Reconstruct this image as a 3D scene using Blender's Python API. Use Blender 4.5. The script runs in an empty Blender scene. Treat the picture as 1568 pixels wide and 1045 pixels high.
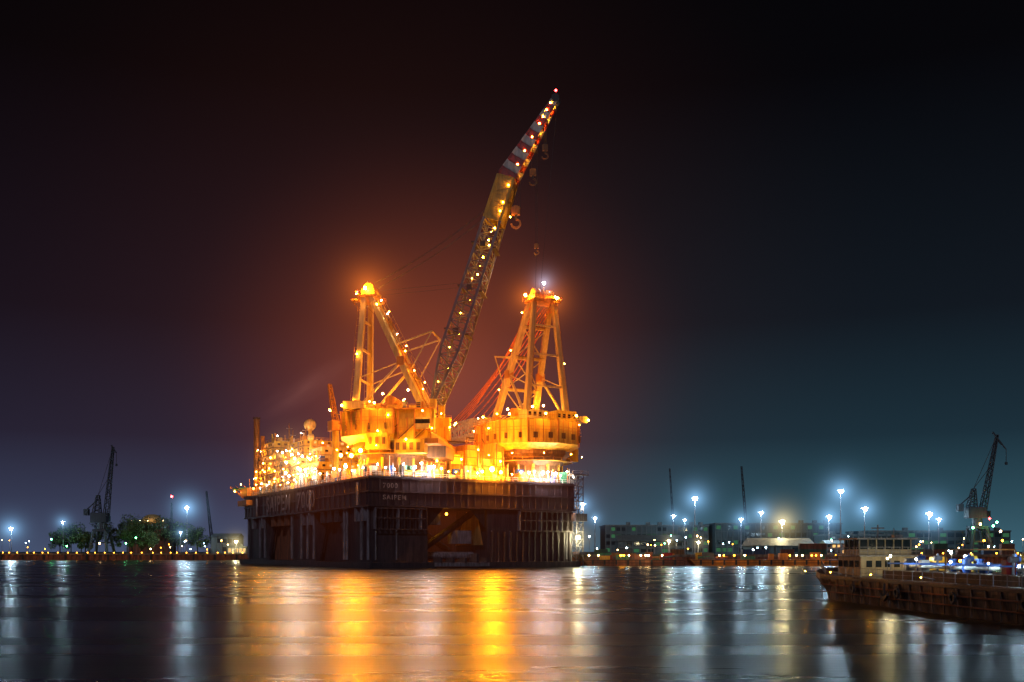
import bpy, math, random
from mathutils import Vector, Matrix
random.seed(7)
scn = bpy.context.scene
scn.view_settings.view_transform = 'Standard'
scn.view_settings.look = 'None'
scn.view_settings.exposure = 0
COL = scn.collection

# ------------------------------------------------------------------ materials
def mat_paint(name, c1, c2=None, rough=0.55, scale=0.25, metal=0.0, streak=True, bump=0.0):
    m = bpy.data.materials.new(name); m.use_nodes = True
    nt = m.node_tree; N = nt.nodes; L = nt.links
    b = N['Principled BSDF']; b.inputs['Roughness'].default_value = rough
    b.inputs['Metallic'].default_value = metal
    if c2 is None: c2 = tuple(c*0.55 for c in c1)
    geo = N.new('ShaderNodeNewGeometry')
    mp = N.new('ShaderNodeMapping')
    if streak: mp.inputs['Scale'].default_value = (1, 1, 0.15)
    L.new(geo.outputs['Position'], mp.inputs['Vector'])
    n1 = N.new('ShaderNodeTexNoise'); n1.inputs['Scale'].default_value = scale*2.2; n1.inputs['Detail'].default_value = 6
    n1.inputs['Roughness'].default_value = 0.65
    L.new(mp.outputs[0], n1.inputs['Vector'])
    cr = N.new('ShaderNodeValToRGB')
    cr.color_ramp.elements[0].position = 0.38; cr.color_ramp.elements[0].color = (*c2, 1)
    cr.color_ramp.elements[1].position = 0.62; cr.color_ramp.elements[1].color = (*c1, 1)
    L.new(n1.outputs['Fac'], cr.inputs[0]); L.new(cr.outputs[0], b.inputs['Base Color'])
    if bump:
        bp = N.new('ShaderNodeBump'); bp.inputs['Strength'].default_value = bump; bp.inputs['Distance'].default_value = 0.1
        L.new(n1.outputs['Fac'], bp.inputs['Height']); L.new(bp.outputs[0], b.inputs['Normal'])
    return m

def mat_em(name, c, s):
    m = bpy.data.materials.new(name); m.use_nodes = True
    nt = m.node_tree; N = nt.nodes; L = nt.links
    N.remove(N['Principled BSDF'])
    e = N.new('ShaderNodeEmission'); e.inputs[0].default_value = (*c, 1); e.inputs[1].default_value = s
    L.new(e.outputs[0], N['Material Output'].inputs['Surface'])
    return m

def mat_glow(name, c, s, power=3.0, core=None, noise=0.0):  # emission-only volume: lit fog is put in as self-glowing colour
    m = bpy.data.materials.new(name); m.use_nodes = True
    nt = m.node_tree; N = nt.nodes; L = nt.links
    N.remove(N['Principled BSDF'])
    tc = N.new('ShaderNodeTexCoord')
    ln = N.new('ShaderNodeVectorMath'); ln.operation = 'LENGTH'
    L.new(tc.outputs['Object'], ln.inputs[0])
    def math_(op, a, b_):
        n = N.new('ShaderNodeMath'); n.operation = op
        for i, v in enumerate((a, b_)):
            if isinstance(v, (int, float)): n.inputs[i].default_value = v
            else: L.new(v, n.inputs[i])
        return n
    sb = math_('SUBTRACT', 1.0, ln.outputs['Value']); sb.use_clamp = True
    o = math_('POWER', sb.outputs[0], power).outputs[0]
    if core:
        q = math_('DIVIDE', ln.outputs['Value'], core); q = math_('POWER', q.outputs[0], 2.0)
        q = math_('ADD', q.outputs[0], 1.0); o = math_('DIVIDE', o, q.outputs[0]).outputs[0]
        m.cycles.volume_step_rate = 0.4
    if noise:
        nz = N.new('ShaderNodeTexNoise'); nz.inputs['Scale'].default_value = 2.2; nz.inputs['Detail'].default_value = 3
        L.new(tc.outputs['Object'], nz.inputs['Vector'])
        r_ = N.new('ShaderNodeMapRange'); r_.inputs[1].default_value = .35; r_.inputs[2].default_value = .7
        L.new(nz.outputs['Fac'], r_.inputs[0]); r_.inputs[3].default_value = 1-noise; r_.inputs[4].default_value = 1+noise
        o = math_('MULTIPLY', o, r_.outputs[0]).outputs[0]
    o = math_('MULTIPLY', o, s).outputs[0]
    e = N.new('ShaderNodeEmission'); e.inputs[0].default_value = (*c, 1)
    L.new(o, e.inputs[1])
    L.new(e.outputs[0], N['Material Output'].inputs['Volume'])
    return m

ORANGE = (1.0, 0.37, 0.02)
WARM = (1.0, 0.62, 0.25)
COOL = (0.55, 0.82, 1.0)
WHITE = (1.0, 0.85, 0.6)

M = {}
M['hull'] = mat_paint('hull_dark_paint', (0.050, 0.036, 0.046), (0.020, 0.018, 0.028), 0.5, 0.3)
M['hull_low'] = mat_paint('hull_lower_paint', (0.062, 0.048, 0.056), (0.022, 0.020, 0.030), 0.6, 0.4)
M['letter'] = mat_paint('faded_lettering', (0.36, 0.33, 0.34), (0.10, 0.09, 0.10), 0.6, 0.8)
M['grey'] = mat_paint('grey_pipe_paint', (0.26, 0.26, 0.31), (0.09, 0.09, 0.10), 0.5, 0.6)
M['yellow'] = mat_paint('yellow_crane_paint', (0.80, 0.50, 0.045), (0.50, 0.28, 0.025), 0.45, 0.35)
M['cream'] = mat_paint('cream_paint', (0.76, 0.55, 0.22), (0.52, 0.35, 0.12), 0.5, 0.4)
M['whitep'] = mat_paint('white_paint', (0.72, 0.66, 0.60), (0.45, 0.40, 0.36), 0.5, 0.4)
M['steel'] = mat_paint('blue_steel_lattice', (0.15, 0.155, 0.21), (0.06, 0.065, 0.10), 0.45, 0.5)
M['dark'] = mat_paint('dark_steel', (0.04, 0.04, 0.045), None, 0.6, 0.5)
M['red'] = mat_paint('red_paint', (0.40, 0.02, 0.015), (0.2, 0.015, 0.01), 0.5, 0.5)
M['olive'] = mat_paint('olive_plate', (0.46, 0.33, 0.025), (0.28, 0.19, 0.015), 0.5, 0.5)
M['deck'] = mat_paint('steel_deck', (0.12, 0.085, 0.06), (0.06, 0.042, 0.03), 0.7, 0.5, streak=False)
M['orangep'] = mat_paint('orange_paint', (0.68, 0.26, 0.03), (0.42, 0.15, 0.02), 0.5, 0.4)
M['brown'] = mat_paint('brown_machinery_paint', (0.22, 0.10, 0.03), (0.10, 0.05, 0.02), 0.6, 0.5)
M['cable'] = mat_paint('wire_rope', (0.06, 0.05, 0.05), None, 0.6, 1.0)
M['redcable'] = mat_paint('red_wire_rope', (0.85, 0.17, 0.08), (0.7, 0.13, 0.06), 0.6, 1.0)  # wire rope with red-orange lamplight put into its colour
M['concrete'] = mat_paint('quay_concrete', (0.22, 0.18, 0.15), (0.11, 0.09, 0.07), 0.85, 0.25, bump=0.2)
M['rustwall'] = mat_paint('rusty_sheet_pile', (0.36, 0.13, 0.06), (0.14, 0.06, 0.04), 0.8, 0.3)
M['ground'] = mat_paint('yard_ground', (0.07, 0.065, 0.06), (0.04, 0.04, 0.038), 0.9, 0.05, streak=False)
M['farblue'] = mat_paint('weathered_cladding', (0.065, 0.10, 0.11), (0.04, 0.06, 0.07), 0.7, 0.15)  # bluish distance haze is put into the cladding colour
M['roof'] = mat_paint('roof_sheet', (0.12, 0.145, 0.15), (0.07, 0.085, 0.09), 0.6, 0.3)
M['paleroof'] = mat_paint('pale_roof_sheet', (0.26, 0.22, 0.18), (0.16, 0.14, 0.12), 0.6, 0.3)
M['bluep'] = mat_paint('blue_paint', (0.03, 0.10, 0.40), (0.02, 0.06, 0.22), 0.5, 0.5)
M['greenp'] = mat_paint('green_paint', (0.04, 0.25, 0.14), (0.02, 0.14, 0.08), 0.5, 0.5)
M['c_rust'] = mat_paint('container_rust', (0.16, 0.06, 0.035), (0.07, 0.03, 0.02), 0.6, 0.5)
M['c_blue'] = mat_paint('container_blue', (0.03, 0.06, 0.13), (0.02, 0.035, 0.07), 0.6, 0.5)
M['c_green'] = mat_paint('container_green', (0.03, 0.10, 0.07), (0.02, 0.05, 0.04), 0.6, 0.5)
M['c_grey'] = mat_paint('container_grey', (0.12, 0.13, 0.13), (0.06, 0.07, 0.07), 0.6, 0.5)
M['c_ochre'] = mat_paint('container_ochre', (0.25, 0.13, 0.04), (0.12, 0.07, 0.02), 0.6, 0.5)
M['bargehull'] = mat_paint('barge_hull_paint', (0.18, 0.115, 0.085), (0.04, 0.034, 0.036), 0.6, 0.8, bump=0.3)
M['bargecab'] = mat_paint('barge_cabin_paint', (0.36, 0.29, 0.19), (0.2, 0.15, 0.10), 0.5, 0.8)
M['leaf'] = mat_paint('foliage', (0.10, 0.16, 0.04), (0.03, 0.06, 0.02), 0.7, 0.2, streak=False)
M['bark'] = mat_paint('bark', (0.09, 0.065, 0.045), None, 0.9, 1.0)
M['glass'] = mat_paint('dark_glass', (0.02, 0.025, 0.03), None, 0.1, 1.0)
M['cranedark'] = mat_paint('crane_dark_paint', (0.05,0.06,0.08), (0.03,0.04,0.05), .6, .5)
M['e_or'] = mat_em('sodium_lamp', ORANGE, 680)
M['e_ors'] = mat_em('sodium_lamp_small', ORANGE, 260)
M['e_orb'] = mat_em('sodium_lamp_bright', (1.0, 0.37, 0.025), 1000)
M['e_orx'] = mat_em('sodium_floodlight', (1.0, 0.28, 0.008), 1500)
M['e_wh'] = mat_em('white_lamp', WHITE, 230)
M['e_cw'] = mat_em('cool_white_lamp', (.85,.88,1), 150)
M['e_whx'] = mat_em('white_floodlight', (1.0,.80,.80), 480)
M['e_cool'] = mat_em('mast_lamp_cool', COOL, 500)
M['e_warm'] = mat_em('mast_lamp_warm', (1.0, 0.86, 0.45), 460)
M['e_dim'] = mat_em('small_lamp_cool', COOL, 45)
M['e_dimw'] = mat_em('small_lamp_warm', WARM, 45)
M['e_dimo'] = mat_em('small_lamp_orange', (1.0, .34, .02), 30)
M['e_red'] = mat_em('red_beacon', (1.0, 0.02, 0.02), 60)
M['e_green'] = mat_em('green_lamp', (0.12, 1.0, 0.3), 60)
M['e_winw'] = mat_em('lit_window_warm', (1.0, 0.55, 0.18), 1.2)
M['e_wing'] = mat_em('lit_window_green', (0.25, 0.9, 0.40), 0.12)
M['e_winc'] = mat_em('lit_window_cool', (0.6, 0.85, 1.0), 0.25)

# ------------------------------------------------------------------ builder
class MB:
    def __init__(s, T=None, ls=1.0):
        s.v = []; s.f = []; s.m = []; s.mats = []; s.T = T or Matrix.Identity(4); s.ls = ls
    def mi(s, k):
        if k not in s.mats: s.mats.append(k)
        return s.mats.index(k)
    def add(s, vs, fs, k):
        o = len(s.v); i = s.mi(k)
        s.v += [tuple(s.T @ Vector(v)) for v in vs]
        for f in fs: s.f.append([o+q for q in f]); s.m.append(i)
    def box(s, x0, x1, y0, y1, z0, z1, k):
        vs = [(x0,y0,z0),(x1,y0,z0),(x1,y1,z0),(x0,y1,z0),(x0,y0,z1),(x1,y0,z1),(x1,y1,z1),(x0,y1,z1)]
        s.add(vs, [(0,3,2,1),(4,5,6,7),(0,1,5,4),(1,2,6,5),(2,3,7,6),(3,0,4,7)], k)
    def beam(s, p, q, w, k, h=None, w2=None):
        p = Vector(p); q = Vector(q); d = q-p
        if d.length < 1e-5: return
        d.normalize(); h = h or w; w2 = w2 or w; h2 = h*w2/w
        up = Vector((0,0,1)) if abs(d.z) < 0.98 else Vector((1,0,0))
        a = d.cross(up).normalized(); b = a.cross(d).normalized()
        vs = [p-a*w/2-b*h/2, p+a*w/2-b*h/2, p+a*w/2+b*h/2, p-a*w/2+b*h/2,
              q-a*w2/2-b*h2/2, q+a*w2/2-b*h2/2, q+a*w2/2+b*h2/2, q-a*w2/2+b*h2/2]
        s.add(vs, [(0,3,2,1),(4,5,6,7),(0,1,5,4),(1,2,6,5),(2,3,7,6),(3,0,4,7)], k)
    def tube(s, p, q, r, k, r2=None, n=8, caps=True):
        p = Vector(p); q = Vector(q); d = (q-p).normalized(); r2 = r if r2 is None else r2
        up = Vector((0,0,1)) if abs(d.z) < 0.98 else Vector((1,0,0))
        a = d.cross(up).normalized(); b = a.cross(d).normalized()
        vs = []
        for c, rr in ((p, r), (q, r2)):
            for i in range(n):
                t = 2*math.pi*i/n
                vs.append(c + a*math.cos(t)*rr + b*math.sin(t)*rr)
        fs = [(i, (i+1)%n, n+(i+1)%n, n+i) for i in range(n)]
        if caps: fs += [tuple(range(n-1,-1,-1)), tuple(range(n, 2*n))]
        s.add(vs, fs, k)
    def ball(s, c, r, k, n=8, m=5, sz=1.0):
        c = Vector(c); vs = [c+Vector((0,0,-r*sz))]
        for j in range(1, m):
            ph = -math.pi/2+math.pi*j/m
            for i in range(n):
                t = 2*math.pi*i/n
                vs.append(c+Vector((math.cos(t)*math.cos(ph)*r, math.sin(t)*math.cos(ph)*r, math.sin(ph)*r*sz)))
        vs.append(c+Vector((0,0,r*sz))); fs = []
        for i in range(n): fs.append((0, 1+(i+1)%n, 1+i))
        for j in range(m-2):
            for i in range(n):
                a = 1+j*n+i; b = 1+j*n+(i+1)%n
                fs.append((a, b, b+n, a+n))
        o = 1+(m-2)*n; T = len(vs)-1
        for i in range(n): fs.append((T, o+i, o+(i+1)%n))
        s.add(vs, fs, k)
    def ring(s, prof, k, a0=0, a1=360, n=32, cx=0, cy=0):
        full = abs(a1-a0) >= 360
        cnt = n if full else n+1; vs = []; fs = []
        for i in range(cnt):
            t = math.radians(a0+(a1-a0)*i/n)
            for r, z in prof: vs.append((cx+r*math.cos(t), cy+r*math.sin(t), z))
        m = len(prof)
        for i in range(n):
            j = (i+1) % cnt
            for q in range(m-1): fs.append((i*m+q, j*m+q, j*m+q+1, i*m+q+1))
        s.add(vs, fs, k)
    def lamp(s, c, r, k):
        s.ball(c, r*s.ls if k in ('e_or','e_ors','e_orb','e_wh') else r, k, 6, 4)
    def rail(s, p, q, k='grey', h=1.2, step=3.0, t=0.09):
        p = Vector(p); q = Vector(q); n = max(1, int((q-p).length/step))
        for i in range(n+1):
            a = p.lerp(q, i/n); s.beam(a, a+Vector((0,0,h)), t, k)
        for hh in (h*0.5, h):
            s.beam(p+Vector((0,0,hh)), q+Vector((0,0,hh)), t, k)
    def lattice(s, secs, rc, rb, k, kb=None):
        kb = kb or k
        for i, sec in enumerate(secs):
            for j in range(4):
                s.beam(sec[j], sec[(j+1)%4], rb, kb)
            if i < len(secs)-1:
                nx = secs[i+1]
                for j in range(4):
                    s.beam(sec[j], nx[j], rc, k)
                    a, b = (j, (j+1)%4) if (i+j) % 2 == 0 else ((j+1)%4, j)
                    s.beam(sec[a], nx[b], rb, kb)
    def build(s, name, parent=None, smooth=False):
        me = bpy.data.meshes.new(name); me.from_pydata(s.v, [], s.f)
        for k in s.mats: me.materials.append(M[k])
        me.polygons.foreach_set('material_index', s.m)
        if smooth: me.polygons.foreach_set('use_smooth', [True]*len(me.polygons))
        me.update()
        ob = bpy.data.objects.new(name, me); COL.objects.link(ob)
        if parent: ob.parent = parent
        return ob

def empty(name, loc=(0,0,0)):
    e = bpy.data.objects.new(name, None); COL.objects.link(e); e.empty_display_size = 1
    return e

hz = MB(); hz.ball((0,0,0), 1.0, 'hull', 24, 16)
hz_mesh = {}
def haze(parent, loc, R, key, name='lit_haze'):  # adds a self-glowing ball as the halo of lamplight in fog
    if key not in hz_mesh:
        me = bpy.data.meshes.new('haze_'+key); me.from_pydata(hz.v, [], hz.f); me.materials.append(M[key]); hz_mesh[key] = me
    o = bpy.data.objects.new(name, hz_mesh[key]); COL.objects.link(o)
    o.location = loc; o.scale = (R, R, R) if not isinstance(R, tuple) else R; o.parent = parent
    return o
M['h_cool'] = mat_glow('haze_cool', (0.28, 0.60, 1.0), 0.12, 4, .13)
M['h_warm'] = mat_glow('haze_warm', (1.0, 0.80, 0.38), 0.12, 4, .13)
M['h_or'] = mat_glow('haze_orange', (1.0, 0.20, 0.015), 0.07, 3, .14)
M['h_wh'] = mat_glow('haze_white', (0.7, 0.72, 1.0), 0.14, 4, .13)
M['h_ww'] = mat_glow('haze_warm_white', (1.0, 0.50, 0.22), 0.022, 3)
M['h_big'] = mat_glow('haze_vessel', (1.0, 0.17, 0.03), 0.0044, 2.4)  # orange glow over the whole vessel, added as one emissive ellipsoid
M['h_smoke'] = mat_glow('lit_smoke', (1.0, 0.40, 0.32), 0.0055, 1.6, None, .7)  # smoke whose lamplight is put in as its own emission

# ------------------------------------------------------------------ water & ground
def sheet(name, pts, z, k):
    me = bpy.data.meshes.new(name); me.from_pydata([(x, y, z) for x, y in pts], [], [tuple(range(len(pts)))])
    me.materials.append(k); ob = bpy.data.objects.new(name, me); COL.objects.link(ob); return ob
wm = bpy.data.materials.new('harbour_water'); wm.use_nodes = True
nt = wm.node_tree; N = nt.nodes; L = nt.links
b = N['Principled BSDF']; b.inputs['Base Color'].default_value = (0.0008, 0.002, 0.005, 1)
b.inputs['IOR'].default_value = 1.33
b.inputs['Specular IOR Level'].default_value = 0.40
geo = N.new('ShaderNodeNewGeometry')
mp = N.new('ShaderNodeMapping'); mp.inputs['Scale'].default_value = (0.11, 1.0, 1); mp.inputs['Rotation'].default_value = (0, 0, .05); L.new(geo.outputs['Position'], mp.inputs[0])
n1 = N.new('ShaderNodeTexNoise'); n1.inputs['Scale'].default_value = 2.4; n1.inputs['Detail'].default_value = 6; n1.inputs['Roughness'].default_value = .6; L.new(mp.outputs[0], n1.inputs['Vector'])
bp = N.new('ShaderNodeBump'); bp.inputs['Strength'].default_value = 0.75; bp.inputs['Distance'].default_value = 0.035
L.new(n1.outputs['Fac'], bp.inputs['Height']); L.new(bp.outputs[0], b.inputs['Normal'])
mp2 = N.new('ShaderNodeMapping'); mp2.inputs['Scale'].default_value = (0.008, 0.07, 1); L.new(geo.outputs['Position'], mp2.inputs[0])
n2 = N.new('ShaderNodeTexNoise'); n2.inputs['Scale'].default_value = 1.0; n2.inputs['Detail'].default_value = 6; L.new(mp2.outputs[0], n2.inputs['Vector'])
mr = N.new('ShaderNodeMapRange'); mr.inputs[1].default_value = 0.38; mr.inputs[2].default_value = 0.62
mr.inputs[3].default_value = 0.24; mr.inputs[4].default_value = 0.31
L.new(n2.outputs['Fac'], mr.inputs[0]); L.new(mr.outputs[0], b.inputs['Roughness'])
sheet('water', [(-5000,-300),(5000,-300),(5000,1200),(-5000,1200)], 0.0, wm)

GZ = 4.5
shore = [(-5000,700),(-8,700),(12,440),(5000,440),(5000,6000),(-5000,6000)]
sheet('ground', shore, GZ, M['ground'])

def quay(name, x0, x1, y, key, pitch, capk='concrete'):
    q = MB()
    x = x0
    while x < x1:
        q.box(x, x+pitch*0.5, y-0.9, y+0.2, -1, GZ-0.9, key)
        q.box(x+pitch*0.5, x+pitch, y-0.3, y+0.2, -1, GZ-0.9, key)
        x += pitch
    q.box(x0, x1, y-1.2, y+1.5, GZ-0.9, GZ+0.25, capk)
    x = x0+5
    while x < x1:
        q.tube((x, y-0.2, GZ+0.25), (x, y-0.2, GZ+0.8), 0.3, 'dark', n=6)
        q.box(x+6, x+7.2, y-1.7, y-1.2, 0.3, GZ-0.4, 'dark')
        x += 15
    return q
q = quay('quay', 12, 420, 440, 'rustwall', 3.0)
x = 146
while x < 400:      # lights bracketed over the face of the quay
    q.beam((x, 439, GZ+.2), (x, 437, GZ+.9), .12, 'dark'); q.lamp((x, 436.8, GZ+.8), .3, 'e_dimo'); x += random.uniform(9, 15)
q.build('quay_wall')
q = quay('quay', -700, -8, 700, 'rustwall', 4.0)
x = -520
while x < -180:
    q.beam((x, 698, GZ+0.25), (x, 698, GZ+0.7), 0.12, 'dark'); q.lamp((x, 697.6, GZ+0.8), 0.30, 'e_dimo'); x += 6 + random.uniform(-2, 2)
q.build('quay_wall')
q = MB(); q.beam((12,440,2.2), (-8,700,2.2), 1.0, 'concrete', 4.9); q.build('quay_wall')

# ------------------------------------------------------------------ crane vessel
C = Vector((-50.6, 352, 0)); th = math.radians(30)
e1 = Vector((math.cos(th), math.sin(th), 0)); e2 = Vector((-math.sin(th), math.cos(th), 0))
VT = Matrix(((e1.x, e2.x, 0, C.x), (e1.y, e2.y, 0, C.y), (0, 0, 1, 0), (0, 0, 0, 1)))
def V(a, b, z): return C + e1*a + e2*b + Vector((0,0,z))
vessel = empty('crane_vessel')
W = 87; LN = 164; DK = 33.0

h = MB(VT)
h.box(0, W, 0, LN, 22, DK, 'hull')
for a0, a1 in ((0, 24), (47, 87)):
    for b0, b1 in ((0, 28), (60, 92), (130, LN-2)):
        h.box(a0+1.6, a1-0.4, b0+1.6, b1, 2.2, 22, 'hull_low')
    h.box(a0-1.0, a1+1.0, -3, LN+6, -3, 2.2, 'hull_low')
h.build('hull', vessel)
h = MB(VT)
for z in (22.4, 27.5, 32.3):
    h.box(-0.45, 0, -0.45, LN+0.4, z-0.3, z+0.3, 'hull'); h.box(-0.0, W+0.45, -0.45, 0, z-0.3, z+0.3, 'hull')
for i in range(30):
    b_ = 2+i*5.5; h.box(-0.3, 0, b_, b_+0.35, 22.7, 32, 'hull_low')
for i in range(30):
    a_ = 1+i*2.95; h.box(a_, a_+0.3, -0.3, 0, 22.7, 32, 'hull_low')
for a0, a1 in ((2.5, 22.5), (62, 86)):
    n = int((a1-a0)/2.2)
    for i in range(n+1):
        a_ = a0+(a1-a0)*i/n
        h.box(a_-0.25, a_+0.25, -0.3, 1.61, 14, 21.8, 'grey' if i % 4 == 0 else 'hull_low')
    for z in (14, 18, 21.5): h.box(a0, a1, -0.6, -0.3, z-0.2, z+0.2, 'hull_low')
for i in range(14):
    a_ = 50+i*2.7; h.box(a_-.3, a_+.3, 0, 1.61, 2.3, 13.6, 'hull_low')
for b_ in (3, 9.5, 24, 27, 62, 70, 78, 91, 132, 140, 160):
    h.tube((0.9, b_, 3), (0.9, b_, 21.9), 0.55, 'grey', n=8)
for b_ in (9.5, 62, 140): h.tube((-0.7, b_, 22.8), (-0.7, b_, 31), 0.5, 'grey', n=8)
for b_ in (6, 13, 65, 75, 134, 150):
    h.box(-0.2, 1.6, b_-0.8, b_+0.8, 17, 21.9, 'grey')
for a_ in (3, 11, 50, 58, 84):
    h.tube((a_, 1, 3), (a_, 1, 14), 0.3, 'grey', n=8)
for b_ in (36, 44, 52, 100, 110, 120):
    h.box(1, 4, b_-2.5, b_+2.5, 17.5, 21.9, 'rustwall' if b_ > 90 else 'hull_low')
for b0 in (28, 92):
    h.box(5, 6, b0, b0+38, 2.3, 21.9, 'rustwall' if b0 > 50 else 'hull_low')
for b0, b1 in ((28, 60), (92, 130)):        # diagonal truss braces between side columns
    h.tube((3, b0, 4), (3, b0+9, 21.5), .9, 'hull_low', n=8); h.tube((3, b1, 4), (3, b1-9, 21.5), .9, 'hull_low', n=8)
h.tube((24, 10, 6), (46.5, 10, 21), 1.3, 'hull_low', n=10)
h.tube((24, 30, 21), (46.5, 30, 6), 1.3, 'hull_low', n=10)
h.tube((24, 10, 4.5), (46.6, 10, 4.5), 1.5, 'grey', n=10)
h.add([(23.6,1.6,15),(23.6,1.6,22),(30,1.6,22)], [(0,1,2),(2,1,0)], 'hull_low'); h.add([(47.4,1.6,15),(47.4,1.6,22),(41,1.6,22)], [(0,1,2),(2,1,0)], 'hull_low')
h.box(24.2, 46.4, -4.5, 1, 0.6, 2.0, 'grey')
for a_ in (26, 31, 36, 41, 45): h.box(a_-0.4, a_+0.4, -5, 1, 2.0, 3.6+random.random()*2, 'hull_low')
h.add([(46.9,2,8.5),(46.9,25,8.5),(46.9,16,21.5),(46.9,7,21.5)], [(0,1,2,3),(3,2,1,0)], 'cream')  # pale plate paints the lamplit patch on the column's inner face
h.box(26, 30, 4, 9, 16, 20, 'grey'); h.box(38, 44, 6, 14, 9, 14, 'grey')
T0 = 87.3
for z in range(2, 36, 3):
    h.box(T0, T0+3.4, -1, 2.6, z-0.12, z+0.12, 'grey')
    h.beam((T0+0.2, -0.8, z), (T0+3.2, -0.8, z+3), 0.25, 'grey')
    h.beam((T0+0.2, 2.4, z+3), (T0+3.2, 2.4, z), 0.25, 'grey')
for a_ in (T0+0.1, T0+3.3):
    for b_ in (-0.9, 2.5): h.beam((a_, b_, 0), (a_, b_, 36.5), 0.3, 'grey')
h.box(T0-3, T0+4.5, -3, 5, 36.2, 36.7, 'grey'); h.rail((T0-3, -3, 36.7), (T0+4.5, -3, 36.7), 'whitep')
h.box(T0-2, T0+3.5, -3.5, 0, 18, 21, 'grey')
h.box(T0-1, T0+1.8, -4.5, -0.5, 5, 6, 'grey')
h.lamp((T0-1.2, -4, 11.5), 0.75, 'e_warm'); h.lamp((T0+2.6, -1.4, 20), 0.35, 'e_wh'); h.lamp((T0+2.6, -1.4, 23.5), 0.28, 'e_wh')
h.lamp((32, 3, 20), 0.5, 'e_dimo')
h.lamp((30, 12, 17), 0.3, 'e_ors')
h.build('hull_fittings', vessel)

def letter(txt, size, loc, xdir, k='grey'):
    cu = bpy.data.curves.new('hull_lettering', 'FONT'); cu.body = txt; cu.size = size; cu.extrude = 0.08; cu.space_character = 1.25; cu.offset = .012*size
    o = bpy.data.objects.new('hull_lettering', cu); COL.objects.link(o); cu.materials.append(M[k])
    up = Vector((0,0,1)); n = xdir.cross(up)
    R = Matrix((xdir, up, n)).transposed().to_4x4(); R.translation = loc; o.matrix_world = R; o.parent = vessel
letter('SAIPEM  7000', 9.5, V(-0.75, 124, 24.2), -e2, 'letter')
letter('7000', 2.4, V(5, -0.75, 28.8), e1, 'letter')
letter('SAIPEM', 2.4, V(5, -0.75, 24.6), e1, 'letter')

d = MB(VT)
d.box(0.02, W-0.02, 0.02, LN-0.02, DK, DK+0.05, 'deck')
for p, q_ in (((0.3,0.3,DK),(W-0.3,0.3,DK)), ((0.3,0.3,DK),(0.3,LN,DK))): d.rail(p, q_, 'whitep', 1.4, 2.5, 0.14)
cols = ['whitep','cream','yellow','orangep','orangep','brown','bluep','greenp','brown','dark']
for i in range(90):
    a_ = random.uniform(1, 83); s_ = random.uniform(1.0, 3.2)
    yy = random.uniform(1, 4)
    d.box(a_, a_+s_, yy, yy+random.uniform(1,3), DK+0.1, DK+random.uniform(1.3, 5.2), random.choice(cols))
for i in range(110):
    b_ = random.uniform(2, 158); s_ = random.uniform(1.0, 4)
    yy = random.uniform(1, 4)
    d.box(yy, yy+random.uniform(1,3), b_, b_+s_, DK+0.1, DK+random.uniform(1.3, 5), random.choice(cols))
# deck modules standing between the two cranes
for a0, a1, z1, kk in ((36,42,43,'yellow'),(43,49,47,'orangep'),(50,55,42,'cream'),(32,35,40,'yellow'),(56,60,45,'yellow')):
    d.box(a0, a1, 9, 18, DK+.1, z1, kk); d.rail((a0, 9, z1), (a1, 9, z1), 'orangep', 1.2, 2, .12)
    for zz in range(36, int(z1), 3): d.box(a0-.2, a1+.2, 8.4, 9, zz, zz+.25, 'brown')
    d.beam((a0+.5, 8.8, DK), (a0+.5, 8.8, z1+3), .35, 'brown'); d.beam((a1-.6, 8.7, DK), (a1-.6, 8.7, z1), .6, 'orangep')
for i in range(12):
    a_ = random.uniform(3, 84); d.tube((a_-1.4, 3, DK+1.5), (a_+1.4, 3, DK+1.5), 1.3, 'yellow', n=12)
for i in range(40):
    a_ = random.uniform(1, 86); d.beam((a_, 1, DK), (a_, 1, DK+random.uniform(3, 8)), 0.2, random.choice(('whitep','orangep','brown')))
for i in range(40):
    b_ = random.uniform(1, 160); d.beam((1, b_, DK), (1, b_, DK+random.uniform(3, 9)), 0.2, random.choice(('whitep','orangep','brown')))
d.build('deck_equipment', vessel)

lm = MB(VT, .72)
def dlamp(a, b, z, r, k):
    lm.beam((a, b, DK), (a, b, z-r), 0.16, 'grey'); lm.lamp((a, b, z), r, k)
for a_, z_, r_, k_ in ((3,37,.38,'e_wh'),(6,36,.35,'e_wh'),(9.5,35.5,.3,'e_cw'),(13,37.5,.45,'e_wh'),(17,36,.3,'e_wh'),
        (20,38,.45,'e_cw'),(25,37,.45,'e_cw'),(28,36.5,.45,'e_wh'),(31,35.5,.3,'e_or'),(34,35.5,.3,'e_or'),(39,36,.3,'e_or'),(43,35.5,.35,'e_wh'),
        (53,36,.3,'e_or'),(58,35.5,.3,'e_or'),(62,36.5,.45,'e_wh'),(65.5,36.5,.45,'e_cw'),(68,37,.4,'e_cw'),
        (74,37,.4,'e_cw'),(77,36.5,.4,'e_cw'),(80,36,.4,'e_wh'),(83,37.5,.35,'e_wh'),(86,35.5,.3,'e_wh')):
    dlamp(a_, -0.8, z_, r_, k_)
dlamp(48.5, -2.2, 37, .95, 'e_orx'); dlamp(52.5, -1.8, 36, .55, 'e_orx'); dlamp(44.5, -1.8, 36, .5, 'e_orx')
dlamp(-1.6, 4, 42, .7, 'e_orx'); dlamp(-1.6, 13, 41, .65, 'e_orx'); dlamp(-1.6, 24, 42, .6, 'e_orx')
dlamp(23, -2, 36.5, .65, 'e_whx'); dlamp(17, -2, 36.5, .4, 'e_whx'); dlamp(71, -2, 36.5, .65, 'e_whx'); dlamp(77, -2, 36.5, .45, 'e_whx'); dlamp(-1.6, 72, 40, .5, 'e_whx'); dlamp(-1.6, 92, 40, .45, 'e_whx')
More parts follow.
